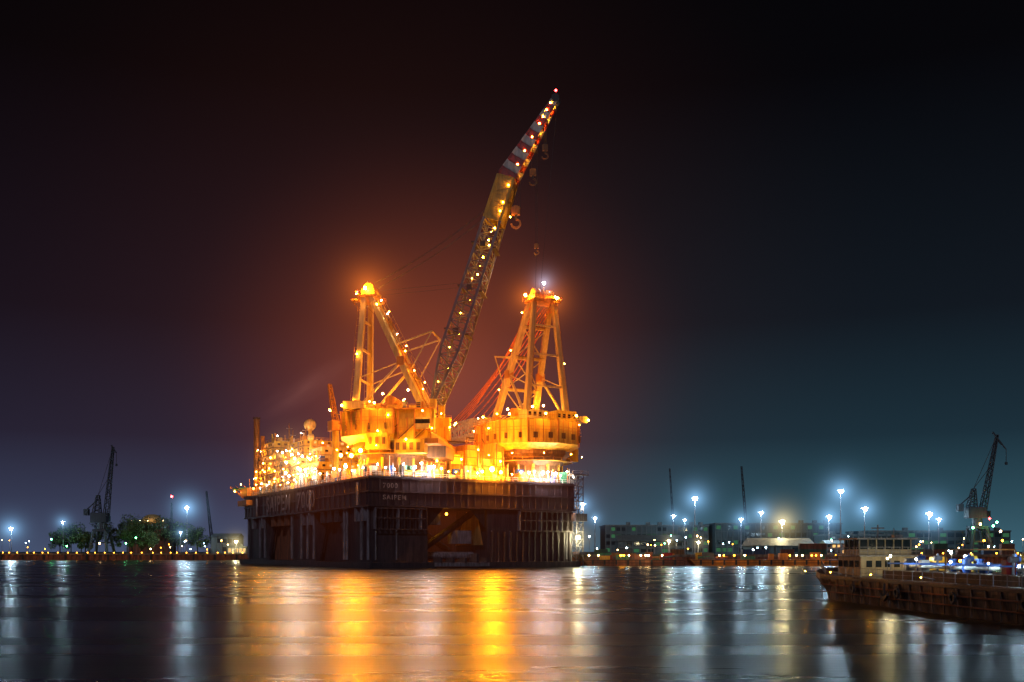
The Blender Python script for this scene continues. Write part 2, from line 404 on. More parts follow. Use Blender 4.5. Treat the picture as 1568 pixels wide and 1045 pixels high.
for i, b_ in enumerate((4,9,15,21,28,34,42,50,57,66,74,83,92,103,112,124,135,146,156)):
    dlamp(-0.6, b_, 36+random.uniform(-0.6,2), random.choice((.25,.3,.38)), random.choice(('e_wh','e_wh','e_ors','e_cw','e_ors')))
for a_, b_, z_, r_, k_ in ((4,34,39,.3,'e_green'),(2,30,38.5,.25,'e_green'),(10,50,41,.5,'e_wh'),(8,70,44,.5,'e_wh'),(12,88,50,.5,'e_or'),(5,80,42,.5,'e_wh'),
        (36,30,44,.5,'e_or'),(44,22,42,.5,'e_or'),(50,34,46,.5,'e_or'),(30,7,40,.4,'e_or'),(40,6.5,41,.4,'e_or'),(47,6,45,.3,'e_or'),(57,6.5,41,.4,'e_or')):
    dlamp(a_, b_, z_, r_, k_)
lm.build('deck_lamps', vessel)

s = MB(VT, .72)
def house(a0, a1, b0, b1, z0, z1, k, lit=0.25):
    s.box(a0, a1, b0, b1, z0, z1, k)
    n = max(1, int(round((z1-z0)/3.2))); fh = (z1-z0)/n
    for i in range(n):
        zb = z0+i*fh
        s.box(a0-1.1, a0, b0-1.1, b1, zb-0.15, zb+0.1, 'brown'); s.box(a0, a1, b0-1.1, b0, zb-0.15, zb+0.1, 'brown')
        s.rail((a0-1.0, b0-1.0, zb+0.1), (a0-1.0, b1, zb+0.1), 'orangep', 1.1, 4, 0.1)
        s.rail((a0-1.0, b0-1.0, zb+0.1), (a1, b0-1.0, zb+0.1), 'orangep', 1.1, 4, 0.1)
        bb = b0+1.5
        while bb < b1-2:
            if random.random() < .8: s.box(a0-0.06, a0, bb, bb+1.3, zb+1.2, zb+2.2, 'e_winw' if random.random() < lit else 'glass')
            bb += 3.1
        aa = a0+1.5
        while aa < a1-2:
            s.box(aa, aa+1.3, b0-0.06, b0, zb+1.2, zb+2.2, 'e_winw' if random.random() < lit else 'glass'); aa += 3.1
        if i > 0:
            for bb in (b0+3, (b0+b1)/2, b1-3):
                if random.random() < .75: s.lamp((a0-1.8, bb+random.uniform(-2,2), zb-.5), random.choice((.22,.28,.34)), random.choice(('e_or','e_or','e_or','e_wh')))
    s.rail((a0, b0, z1), (a0, b1, z1), 'orangep', 1.2, 4, 0.1); s.rail((a0, b0, z1), (a1, b0, z1), 'orangep', 1.2, 4, 0.1)
    for i in range(int((b1-b0)/4)):
        bb = random.uniform(b0, b1-3); aa = random.uniform(a0+.5, a0+6); s.box(aa, aa+2, bb, bb+random.uniform(1,2.6), z1+.02, z1+random.uniform(.8,2.6), random.choice(cols))
        bb = random.uniform(b0, b1-1); s.box(a0-.7, a0-.07, bb, bb+random.uniform(.4,1), z0+.3, random.uniform(z0+2, z1), random.choice(('orangep','brown','grey')))
        bb = random.uniform(b0, b1-1); s.tube((a0+1, bb, z1), (a0+1, bb, z1+random.uniform(1.5,4)), random.uniform(.2,.5), random.choice(('orangep','yellow','whitep')), n=8)
house(5, 60, 128, 160, DK, 52, 'cream', 0.25)
house(6, 50, 134, 152, 52, 58.5, 'yellow', 0.3)
house(4, 30, 92, 124, DK, 47, 'cream', 0.3)
house(8, 34, 96, 120, 47, 55.5, 'yellow', 0.3)
house(3, 20, 62, 88, DK, 43, 'yellow', 0.4)
house(7, 18, 70, 86, 43, 50, 'cream', 0.4)
house(40, 75, 40, 60, DK, 42, 'yellow', 0.2)
house(30, 46, 34, 46, DK, 46, 'orangep', 0.2)
s.tube((4, 157, DK), (4, 157, 71), 1.5, 'brown', n=12); s.tube((4,157,71), (4,157,72), 1.8, 'dark', n=12)
s.tube((7, 157, DK), (7, 157, 63), 1.0, 'orangep', n=10)
s.tube((12, 100, 55), (12, 100, 60.5), 0.8, 'yellow', n=8); s.ball((12, 100, 62.6), 2.7, 'cream', 16, 10)
s.tube((9, 90, 50), (9, 90, 55), 0.5, 'yellow', n=8); s.ball((9, 90, 56), 1.6, 'cream', 12, 8)
for a_, b_, z0, z1 in ((15,140,58,68),(25,110,55,66),(14,112,55,64),(16,76,50,60),(8,124,47,60),(20,150,58,66)):
    s.beam((a_, b_, z0), (a_, b_, z1), 0.5, 'orangep', w2=0.2); s.beam((a_-1.5, b_, z1-2.5), (a_+1.5, b_, z1-2.5), 0.2, 'whitep')
s.tube((8, 56, DK), (8, 56, 55), 1.5, 'yellow', n=12); s.box(5.5, 10.5, 53.5, 58.5, 55, 59, 'orangep')
s.lattice([[(8-w, 56+dx-w, z), (8+w, 56+dx-w, z), (8+w, 56+dx+w, z), (8-w, 56+dx+w, z)] for dx, z, w in
    [(i*0.9, 59+i*2.0, 1.0-0.06*i) for i in range(9)]], 0.4, 0.22, 'orangep')
s.ring([(0.1, 37), (13, 37), (13, 37.5), (0.1, 37.5)], 'greenp', n=8, cx=8, cy=168)
for t in range(8):
    t_ = math.radians(45*t+22.5); s.beam((8+6*math.cos(t_), 163+3*math.sin(t_), 30), (8+12*math.cos(t_), 168+12*math.sin(t_), 37), 0.5, 'orangep')
for i in range(16):
    t_ = 2*math.pi*i/16; s.beam((8+12.8*math.cos(t_), 168+12.8*math.sin(t_), 37.5), (8+14*math.cos(t_), 168+14*math.sin(t_), 38.4), 0.25, 'orangep')
s.box(-3, 6, 150, 166, 28.5, 31, 'orangep'); s.box(-2, 5, 152, 164, 33, 37, 'orangep')
for a_, b_, z_ in ((2,148,55),(3,130,50),(2.5,118,52),(2,104,46),(1.5,96,50),(6,94,58),(1.5,84,44),(1,70,45),(2,64,40),(3,140,44),(3,155,42),(-3,160,39),(-4,168,36),(5,126,60),(6,66,51),(4,76,38),(3,110,38)):
    s.lamp((a_, b_, z_), random.choice((.28,.33,.38)), random.choice(('e_or','e_or','e_or','e_or','e_wh')))
for b_, z_ in ((104,50),(98,45),(94,39),(90,48),(86,46),(82,41.5),(76,46),(72,40),(66,44)):
    s.lamp((0.6, b_, z_), 0.5, 'e_wh')
s.build('superstructure', vessel)

# ------------------------------------------------------------------ heavy lift cranes
def heavy_crane(name, base, hd, boom_pts, boom_k, raised, top):
    par = empty(name)
    c, s_ = math.cos(hd), math.sin(hd)
    T = Matrix(((c,-s_,0,base.x),(s_,c,0,base.y),(0,0,1,0),(0,0,0,1)))
    b = MB(T)
    b.ring([(12, DK), (11.6, 40), (13.6, 43), (15.0, 44.5), (15.0, 46.5), (0.2, 46.5)], 'brown', n=12)
    for i in range(12):
        t = 2*math.pi*i/12
        b.beam((12*math.cos(t), 12*math.sin(t), DK), (11.7*math.cos(t), 11.7*math.sin(t), 40.5), 0.9, 'yellow')
    b.ring([(16.2, 41.6), (16.2, 41.8), (12.4, 41.8)], 'yellow', n=12)
    b.ring([(16.1, 43.0), (16.1, 42.9)], 'orangep', n=12)
    for i in range(24):
        t = 2*math.pi*i/24; b.beam((15.9*math.cos(t), 15.9*math.sin(t), 41.8), (15.9*math.cos(t), 15.9*math.sin(t), 43), 0.15, 'orangep')
    b.build('pedestal', par)
    b = MB(T)
    b.ring([(3, 45.4), (14.5, 45.6), (18.9, 48.0), (19.4, 48.2), (19.4, 57), (18.6, 57.6), (3, 57.7)], 'yellow', a0=72, a1=288, n=6)
    for i in range(7):
        t = math.radians(72+i*36); b.beam((19.2*math.cos(t), 19.2*math.sin(t), 48.5), (19.4*math.cos(t), 19.4*math.sin(t), 57.6), 0.7, 'orangep')
    for i in range(6):
        for q_ in (.25,.5,.75):
            p = Vector((math.cos(math.radians(72+36*i)), math.sin(math.radians(72+36*i)), 0))*19.35; p2 = Vector((math.cos(math.radians(108+36*i)), math.sin(math.radians(108+36*i)), 0))*19.35
            m_ = p.lerp(p2, q_); b.beam(m_+Vector((0,0,48.6)), m_+Vector((0,0,57.2)), .35, 'orangep')
            if q_ != .5: b.beam(m_*1.004+Vector((0,0,50)), m_*1.004+Vector((0,0,52.2)), 1.9, 'brown', .5)
    for z_, r_ in ((53, 20.6), (54.2, 20.6), (58.9, 19)):
        b.ring([(r_, z_), (r_, z_+.16)], 'orangep', a0=72, a1=288, n=6)
    b.box(-6, 19, -15, 15, 46.6, 49.2, 'yellow')
    for y in (-14, 14):
        b.box(-4, 20, y-1.4, y+1.4, 49.2, 54, 'yellow'); b.box(4, 20, y-1.0, y+1.0, 54, 58, 'yellow')
        for x in range(-2, 20, 4): b.box(x, x+0.5, y-1.8, y+1.8, 49.3, 54.3, 'orangep')
    b.box(-5, 9, -11, 11, 49.2, 56.5, 'cream'); b.box(-4, 6, -9, 9, 56.5, 60, 'yellow')
    # machinery houses: two square blocks on the rear deck and one each side
    b.box(-15, -8.5, -11.5, -2, 57.72, 61.5, 'yellow'); b.box(-15, -8.5, 2, 11.5, 57.72, 61.0, 'cream')
    for y0 in (-11.6, 1.9):
        for j_ in range(4): b.box(-15.08, -15.0, y0+.8+j_*2.3, y0+2.0+j_*2.3, 58.7, 60.2, 'glass')
    b.box(-4, 4, -19.6, -15.5, 42.8, 48.6, 'yellow'); b.box(-4, 4, 15.5, 19.6, 42.8, 48.6, 'yellow')
    b.box(-4.1, 4.1, -19.8, -15.4, 48.6, 48.9, 'orangep'); b.box(-4.1, 4.1, 15.4, 19.8, 48.6, 48.9, 'orangep')
    for x in (-3, -.5, 2): b.box(x, x+1.2, -19.68, -19.6, 44.5, 47, 'brown')
    for y in (-11.06, 11.0):
        for x in (-3, 0, 3, 6): b.box(x, x+1.6, y, y+0.06, 52.5, 54, 'glass')
    b.box(10, 15, -9, -3, 49.2, 54.5, 'orangep'); b.box(10, 16, 3, 8, 49.2, 53, 'brown')
    for y in (-6, 0, 6): b.tube((2, y-2.4, 61.8), (2, y+2.4, 61.8), 1.9, 'orangep', n=14)
    b.box(14, 19, -18.5, -15.6, 50, 54, 'cream'); b.box(13.9, 19.1, -18.6, -17.4, 51.8, 53.3, 'glass')
    b.box(6, 17, -17.5, -12, 41.5, 46.4, 'yellow'); b.box(6, 17, 12, 17.5, 41.5, 46.4, 'yellow'); b.box(-13, -5, -18, -14.6, 57.7, 60.2, 'cream')
    for x in (6.5, 9, 11.5, 14): b.box(x, x+1.4, -17.6, -17.5, 42.5, 45.2, 'brown')
    b.box(16, 23, -9, 9, 40.5, 44.7, 'brown')
    for zz in (49.2, 57.8):
        b.rail((-6, -16.2, zz), (20, -16.2, zz), 'orangep', 1.3, 3, 0.14); b.rail((-6, 16.2, zz), (20, 16.2, zz), 'orangep', 1.3, 3, 0.14)
    b.box(-6, 20, -16.8, -15.2, 57.3, 57.7, 'orangep'); b.box(-6, 20, 15.2, 16.8, 57.3, 57.7, 'orangep')
    for x in (-5, 1, 7, 13, 19):
        for y in (-16.2, 16.2): b.beam((x, y, 46), (x, y, 57.4), 0.45, 'orangep')
    for x in (-5, 1, 7, 13):
        for y in (-16.2, 16.2): b.beam((x, y, 46.5), (x+6, y, 52), 0.3, 'brown')
    for i in range(34):
        x = random.uniform(-5, 18); y = random.choice((-1,1))*random.uniform(11.5, 15.5); z = random.choice((49.3, 49.3, 57.8))
        b.box(x, x+random.uniform(.8,2.4), y, y+1.2, z, z+random.uniform(1,3.2), random.choice(('brown','cream','orangep','grey','dark')))
    b.box(16, 22, -17, 17, 44.8, 46.6, 'orangep')
    b.build('slewing_platform', par)
    g = MB(T)
    for y in (-1, 1):
        rf = Vector((-11, 9.5*y, 57)); rt = Vector((-9, 4.6*y, top)); ff = Vector((15, 9.5*y, 58)); ft = Vector((-6.5, 4.6*y, top))
        g.beam(rf, rt, 2.2, 'cream', w2=1.8); g.beam(ff, ft, 2.3, 'cream', w2=1.8)
        P = lambda t: ff.lerp(ft, t); R = lambda t: rf.lerp(rt, t)
        g.beam(R(0.02), P(0.42), 0.8, 'cream'); g.beam(P(0.42), R(0.30), 0.35, 'cream')
        g.beam(P(0.02), P(0.02)+Vector((-5, 0, 0)), 1.6, 'yellow')
        tip = Vector((17.5, 7.5*y, 87)); g.beam(P(0.56), tip, 0.5, 'cream'); g.beam(tip, P(0.30), 0.35, 'cream')
        g.box(P(0.42).x-1.4, P(0.42).x+1.4, P(0.42).y-1.4, P(0.42).y+1.4, P(0.42).z-1.6, P(0.42).z+1.6, 'orangep')
        for i in range(18):
            a = P(i/18)+Vector((1.6, 0, 0.6)); g.beam(a, a+Vector((0.7,0,1.1)), 0.12, 'orangep')
        g.beam(P(0)+Vector((2.4,0,1.7)), P(1)+Vector((2.4,0,1.7)), 0.14, 'orangep'); g.beam(P(0)+Vector((1.6,0,.6)), P(1)+Vector((1.6,0,.6)), 0.3, 'orangep')
        for i in range(16):
            a = R(i/16)+Vector((-1.4, 0, 0)); g.beam(a, a+Vector((-.8,0,0)), .12, 'orangep')
        g.beam(R(0)+Vector((-2.2,0,0)), R(1)+Vector((-2.2,0,0)), .14, 'orangep')
    g.beam((17.5,-7.5,87), (17.5,7.5,87), 0.5, 'cream')
    for t in (0.0, 0.30, 0.56, 0.8):
        z_f = 58+(top-58)*t; x_f = 15+(-6.5-15)*t; w_ = 9.5+(4.6-9.5)*t
        g.beam((x_f,-w_,z_f), (x_f,w_,z_f), 0.9, 'cream')
        z_r = 57+(top-57)*t; x_r = -11+2*t; g.beam((x_r,-w_,z_r), (x_r,w_,z_r), 0.7, 'cream')
        g.box(x_f-1.4, x_f+1.8, -w_, w_, z_f+.5, z_f+.65, 'brown')
    for t0, t1 in ((0.0,0.30),(0.30,0.56),(0.56,0.8)):
        A = lambda t, y: Vector((15-21.5*t, y*(9.5-4.9*t), 58+(top-58)*t)); g.beam(A(t0,-1), A(t1,1), 0.4, 'cream'); g.beam(A(t0,1), A(t1,-1), 0.4, 'cream')
    g.box(-11.5, -4, -6.2, 6.2, top-0.5, top+0.4, 'orangep'); g.box(-10, -5, -5, 5, top+0.4, top+2.6, 'yellow')
    for y in (-4,-2,0,2,4): g.tube((-7.5, y-0.3, top+3.2), (-7.5, y+0.3, top+3.2), 2.0, 'orangep', n=14)
    for p, q_ in (((-12,-6.6,top+0.4),(-3.6,-6.6,top+0.4)), ((-12,6.6,top+0.4),(-3.6,6.6,top+0.4)), ((-12,-6.6,top+0.4),(-12,6.6,top+0.4))): g.rail(p, q_, 'orangep', 1.4, 2, 0.16)
    g.box(-15, -11.5, -2, 2, top-0.6, top-0.1, 'orangep'); g.beam((-15,0,top-0.4), (-10.4,0,top-6), 0.4, 'orangep')
    g.beam((-9,0,top+3), (-9,0,top+7), 0.25, 'whitep')
    g.build('a_frame', par)
    m = MB(T)
    hinge, kink, tip = boom_pts
    ax = (kink-hinge).normalized(); lat = Vector((0,1,0)); nrm = ax.cross(lat).normalized()
    n = 26; Lb = (kink-hinge).length; secs = []
    for i in range(n+1):
        t = i/n
        dep = 1.2+5.4*min(1, t/0.22) if t < 0.22 else 6.6-0.6*(t-0.22)
        wid = 15.0*(1-t)+7.5*t
        c0 = hinge+ax*Lb*t
        secs.append([c0-lat*wid/2-nrm*dep/2, c0+lat*wid/2-nrm*dep/2, c0+lat*wid/2+nrm*dep/2, c0-lat*wid/2+nrm*dep/2])
    m.lattice(secs[:22], 0.9, 0.34, boom_k)
    m.lattice(secs[21:], 0.9, 0.4, 'olive')
    for i in range(21, n):
        A, B = secs[i], secs[i+1]
        m.add([A[0]*0.98+A[3]*0.02, A[3], B[3], B[0]], [(0,1,2,3)], 'olive'); m.add([A[1], A[2], B[2], B[1]], [(0,1,2,3)], 'olive')
        m.add([A[0], A[1], B[1], B[0]], [(0,1,2,3)], 'olive')
    for i in (8, 13, 18):
        cc = hinge+ax*Lb*i/n; m.beam(cc-nrm*4.0-lat*5, cc-nrm*4.0+lat*5, 1.6, 'dark', 0.5)
        m.beam(cc+nrm*4.2-lat*5, cc+nrm*4.2+lat*5, 1.3, 'dark', 0.5)
        m.box(cc.x-1, cc.x+1, -6.5, -5, cc.z-1, cc.z+1, 'dark')
    m.beam(hinge-lat*7.5-Vector((0,0,5)), hinge-lat*7.5, 2.2, 'yellow'); m.beam(hinge+lat*7.5-Vector((0,0,5)), hinge+lat*7.5, 2.2, 'yellow')
    m.build('main_boom', par)
    j = MB(T)
    ax2 = (tip-kink).normalized(); nr2 = ax2.cross(lat).normalized(); L2 = (tip-kink).length; nj = 12
    js = []
    for i in range(nj+1):
        t = i/nj; dep = 6.4-4.8*t; wid = 7.0-3.5*t; c0 = kink+ax2*L2*t
        js.append([c0-lat*wid/2-nr2*dep/2, c0+lat*wid/2-nr2*dep/2, c0+lat*wid/2+nr2*dep/2, c0-lat*wid/2+nr2*dep/2])
    for i in range(nj):
        k = 'whitep' if i % 2 else 'red'
        j.lattice([js[i], js[i+1]], 0.6, 0.3, k)
        A, B = js[i], js[i+1]
        for q0, q1 in ((0,3),(1,2)):
            j.add([A[q0], A[q1], B[q1], B[q0]], [(0,1,2,3)], k)
        j.add([A[3], A[2], B[2], B[3]], [(0,1,2,3)], k)
    j.tube(tip-lat*2.2, tip+lat*2.2, 1.5, 'dark', n=12)
    j.beam(tip, tip+Vector((0,0,3)), 0.3, 'red')
    j.build('jib', par)
    w = MB(T)
    hd0 = Vector((-7.5, 0, top+4 if raised else top-2))
    tgt = (kink-ax*3-nrm*3.5) if raised else (hinge+ax*Lb*0.93-nrm*3.5)
    for y in ((-3.5,-2.5,2.5,3.5) if raised else (-5,-4,-3,-2,-1,1,2,3,4,5)):
        prev = None; sag = 2.5 if raised else 4+2.2*abs(y)
        for i in range(13):
            t = i/12; p = hd0.lerp(tgt, t)+Vector((0, y, -sag*math.sin(math.pi*t)))
            if prev is not None: w.beam(prev, p, 0.13 if raised else 0.3, 'cable' if raised else 'redcable')
            prev = p
    if raised:
        for y in (-3, 3):
            w.beam(hd0+Vector((0,y,-2)), hinge+ax*Lb*0.55-nrm*3.6+Vector((0,y,0)), 0.1, 'cable')
        w.beam(hinge+ax*6, Vector((-9, 0, top-3)), 0.1, 'cable')
    w.build('wire_ropes', par)
    return par, T, secs, js, (ax, nrm, lat)

def hook_block(b, top, z, sc=1.0, k='orangep', n=2):
    x, y, zt = top
    for i in range(n): b.beam((x+(i-0.5)*0.9*sc, y, zt), (x+(i-0.5)*0.9*sc, y, z+2.5*sc), 0.13, 'cable')
    b.box(x-1.3*sc, x+1.3*sc, y-0.7*sc, y+0.7*sc, z, z+2.6*sc, k)
    b.tube((x, y-0.8*sc, z+1.6*sc), (x, y+0.8*sc, z+1.6*sc), 1.3*sc, k, n=12)
    b.beam((x, y, z), (x, y, z-1.4*sc), 0.6*sc, 'dark')
    pts = [Vector((x+1.4*sc*math.sin(t)*1.0, y, z-2.6*sc+1.3*sc*math.cos(t))) for t in [math.radians(a) for a in range(0, 271, 30)]]
    for p, q_ in zip(pts, pts[1:]): b.beam(p, q_, 0.55*sc, k)

TOP1, TOP2 = 101.5, 105.0
b1 = V(16, 18, 0); hd1 = math.radians(-8)
cr1, T1, sc1, js1, fr1 = heavy_crane('heavy_lift_crane', b1, hd1, (Vector((18,0,62)), Vector((44.5,0,144)), Vector((62.5,0,172.5))), 'steel', True, TOP1)
k = MB(T1, .72)
hook_block(k, (47.5, 1, 145), 131, 1.2, 'orangep', 3); hook_block(k, (54, 0, 156), 145, 0.9, 'brown'); hook_block(k, (58.5, 0, 163), 154, 0.8, 'brown')
hook_block(k, (55, 3, 158), 119, 0.6, 'orangep')
k.beam((63, 0, 171), (56.5, 0, 100), 0.08, 'cable'); k.beam((55, 3, 119), (53.5, 3, 62), 0.08, 'cable')
k.lamp((45.6, -.5, 130), .3, 'e_ors')
k.build('hook_blocks', cr1)
lp = MB(T1, .75)
for i in range(0, 12, 1):
    if i % 2 == 0 or i > 8:
        lp.lamp(js1[i][0]+Vector((-1.2,0,1.0)), 0.36, 'e_or')
lp.lamp(Vector((62.5,0,176)), 0.45, 'e_red')
for i in range(2, 21, 1):
    sec = sc1[i]
    c_ = (sec[0]+sec[1]+sec[2]+sec[3])/4
    if i % 4 == 0: lp.lamp(c_, 0.2, 'e_ors')
    elif i % 4 == 2: lp.lamp(sec[0].lerp(sec[3], 0.5)+Vector((0,-0.9,0)), 0.22, 'e_ors')
for i in (18, 20, 22, 23, 25): lp.lamp(sc1[i][0]+Vector((-0.9,-0.5,0.5)), 0.36, 'e_ors')
for i in (15,17,19,20): lp.lamp(sc1[i][0].lerp(sc1[i][2], 0.5), 0.38, 'e_ors')
lp.build('boom_lamps', cr1)

b2 = V(76, 14, 0); hd2 = th+math.pi/2
cr2, T2, sc2, js2, fr2 = heavy_crane('heavy_lift_crane', b2, hd2, (Vector((18,0,60)), Vector((112,0,61)), Vector((140,0,57))), 'whitep', False, TOP2)

def crane_lamps(T, par, first, top):
    lp = MB(T, .70)
    for (x,y,z,r,k_) in ((-8,-6.8,2.5,.85,'e_orb'),(-12.5,-3,1.5,.5,'e_or'),(-6,6.8,2.5,.7,'e_orb'),(-4,-5.5,-3.5,.5,'e_or'),
                       (-13,0,3,.35,'e_red')):
        lp.lamp((x,y,top+z), r, k_)
    if not first:
        lp.lamp((-9,0,top+7.4), .6, 'e_cw'); lp.lamp((20,0,66), .55, 'e_orb'); lp.lamp((45,-6,52), .5, 'e_orb')  # lamp at the platform front is added to brighten the wire ropes
    for t in (0.12, 0.28, 0.45, 0.6, 0.78, 0.9):
        x = 15-21.5*t; z = 58+(top-58)*t; w_ = 9.5-4.9*t
        lp.lamp((x+2.4, -w_-1.2, z+2.2), .28, 'e_or' if not (first and t > .5) else 'e_wh')
        if t in (.28,.6,.9): lp.lamp((x+2, w_+1.2, z+1), .28, 'e_or')
    for t in (0.1, 0.5):
        lp.lamp((-11.5+2*t, -9.5+4.9*t-1.6, 57+(top-57)*t), .26, 'e_or')
    for a_ in range(90, 271, 36):
        t = math.radians(a_); lp.beam((18.6*math.cos(t), 18.6*math.sin(t), 57), (22.4*math.cos(t), 22.4*math.sin(t), 59.2), 0.18, 'yellow')
        lp.lamp((22.6*math.cos(t), 22.6*math.sin(t), 58.8), .48, 'e_or')
        lp.lamp((20*math.cos(t), 20*math.sin(t), 44.0), .2, 'e_or')
    for x, y, z in ((-3,-18.2,60),(4,-18.6,55),(10,-18.4,60.5),(17,-20.4,56),(20,-18.5,50),(22,-12,56),(23.5,-4,52),(23.5,5,54),(22,15,56),(12,18.4,60),(3,18.4,55),(-3,18,60),
                  (8,-12.5,61),(12,0,57),(-3,-13.2,54.5),(1,-21.6,49),(11,-20.4,46),(0,12,58),(10,9,58)):
        lp.lamp((x,y,z), random.choice((.28,.34,.42)), random.choice(('e_or','e_or','e_or','e_orb')))
    # floodlights on the platform aimed up the a-frame
    for x, y, z in ((-2,-4,65),(-2,4,65),(8,-5,66)): lp.lamp((x,y,z), .5, 'e_orb')
    lp.build('crane_lamps', par)
crane_lamps(T1, cr1, True, TOP1); crane_lamps(T2, cr2, False, TOP2)

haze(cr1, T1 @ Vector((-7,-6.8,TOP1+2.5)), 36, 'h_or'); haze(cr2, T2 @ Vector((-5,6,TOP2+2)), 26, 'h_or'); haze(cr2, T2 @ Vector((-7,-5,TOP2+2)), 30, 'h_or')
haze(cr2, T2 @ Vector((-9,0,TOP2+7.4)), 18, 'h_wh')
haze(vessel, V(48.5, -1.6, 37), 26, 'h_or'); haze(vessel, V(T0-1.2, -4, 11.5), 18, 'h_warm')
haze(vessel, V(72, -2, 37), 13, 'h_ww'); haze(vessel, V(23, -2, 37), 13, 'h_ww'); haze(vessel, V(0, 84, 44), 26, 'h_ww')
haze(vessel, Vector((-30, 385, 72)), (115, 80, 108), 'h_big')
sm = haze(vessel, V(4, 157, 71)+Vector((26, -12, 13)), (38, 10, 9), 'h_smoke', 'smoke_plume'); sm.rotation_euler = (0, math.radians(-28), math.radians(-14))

# ------------------------------------------------------------------ shore lamp masts
def lamp_mast(x, y, z, kind='cool', r=0.75, R=13, name='street_lamp'):
    e = empty(name); b = MB()
    b.tube((x, y, GZ), (x, y, z-0.4), 0.32, 'grey', 0.18, 8); b.box(x-0.6, x+0.6, y-0.6, y+0.6, GZ, GZ+0.6, 'concrete')
    b.beam((x-1.6, y, z+0.5), (x+1.6, y, z+0.5), 0.25, 'dark', 0.3); b.beam((x, y, z-0.6), (x, y, z+0.6), 0.25, 'dark')
    for dx in (-1.4, 1.4): b.box(x+dx-0.45, x+dx+0.45, y-0.3, y+0.3, z+0.2, z+0.75, 'dark')
    b.build('mast', e)
    l = MB(); l.ball((x, y-0.9, z), r*1.25, {'cool':'e_cool','warm':'e_warm'}[kind], 8, 6); l.build('lamp_head', e)
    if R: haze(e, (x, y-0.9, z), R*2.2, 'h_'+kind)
for x, y, z, kd, r, R in ((36.9,520,30.6,'cool',.6,12),(50,600,26,'cool',.5,9),(97.2,600,27.3,'cool',.55,10),(111,640,26.2,'cool',.5,9),
        (95.5,520,33.6,'cool',.8,15),(138,600,25.3,'cool',.6,12),(140,560,27.7,'cool',.65,13),(141,520,21.4,'warm',.85,15),
        (165.5,520,24,'cool',.75,15),(158.4,480,35,'cool',.75,15),(170,480,26.5,'cool',.75,14),(201,480,24,'cool',.8,16),
        (93.5,500,10.6,'warm',.4,6),(78.7,500,11.2,'warm',.4,6),(240,560,24,'cool',.6,10),
        (-362,720,22.5,'cool',.8,16),(-324.6,720,27.3,'cool',.45,11),(-235,720,37.6,'cool',.9,18),(-238,715,19.7,'cool',.4,8),(-198,715,13,'warm',.6,11)):
    lamp_mast(x, y, z, kd, r, R)

# ------------------------------------------------------------------ right shore buildings
def hall(name, x0, x1, y0, y1, z1, k, bays, rows, litk, lit, gable=False, roofk='roof'):
    e = empty(name); b = MB(); b.box(x0, x1, y0, y1, GZ-0.3, z1, k); b.build('walls', e)
    b = MB(); bw = (x1-x0)/bays
    for i in range(bays+1): b.box(x0+i*bw-0.2, x0+i*bw+0.2, y0-0.5, y0, GZ, z1+0.3, 'roof')
    for r_ in range(rows+1):
        z = GZ+(z1-GZ)*r_/rows; b.box(x0, x1, y0-0.4, y0-0.003, z-0.15, z+0.15, 'roof')
    b.build('frame', e)
    b = MB(); rh = (z1-GZ)/rows
    for i in range(bays):
        for r_ in range(rows):
            if random.random() < 0.75:
                b.box(x0+i*bw+0.5, x0+(i+1)*bw-0.5, y0-0.1, y0-0.002, GZ+r_*rh+rh*0.3, GZ+r_*rh+rh*0.8, litk if random.random() < lit else 'glass')
    b.build('windows', e)
    b = MB()
    if gable:
        ym = (y0+y1)/2; zr = z1+(y1-y0)*0.18
        b.add([(x0-.6,y0-.8,z1),(x1+.6,y0-.8,z1),(x1+.6,ym,zr),(x0-.6,ym,zr),(x0-.6,y1+.8,z1),(x1+.6,y1+.8,z1)], [(0,1,2,3),(3,2,5,4),(0,3,4),(1,5,2)], roofk)
    else:
        b.box(x0-.6, x1+.6, y0-.8, y1+.6, z1+0.01, z1+0.8, roofk)
        for i in range(5): xx = random.uniform(x0+3, x1-5); b.box(xx, xx+2.5, y0+3, y0+6, z1+.8, z1+2.6, 'roof')
    b.build('roof', e)
hall('industrial_hall', 62, 130, 660, 700, 23, 'farblue', 20, 4, 'e_wing', 0.4)
hall('industrial_hall', 133, 215, 650, 700, 24, 'farblue', 22, 4, 'e_wing', 0.35)
hall('warehouse', 121, 152, 500, 522, 9, 'farblue', 8, 1, 'e_winc', 0.4, True, 'paleroof')
hall('warehouse', 60, 96, 560, 580, 12, 'farblue', 9, 2, 'e_wing', 0.2, True)
hall('brick_house', 158, 168, 500, 510, 10, 'rustwall', 4, 2, 'e_winw', 0.5, True)
hall('warehouse', 215, 300, 600, 640, 18, 'farblue', 18, 3, 'e_wing', 0.45)
hall('office_building', 176, 214, 560, 580, 15, 'farblue', 12, 4, 'e_winc', 0.2)
hall('shed', -225, -205, 745, 760, 17, 'roof', 5, 2, 'e_winc', 0.0, True)
hall('gatehouse', -206, -193, 722, 730, 9, 'whitep', 5, 1, 'e_winw', 0.8)

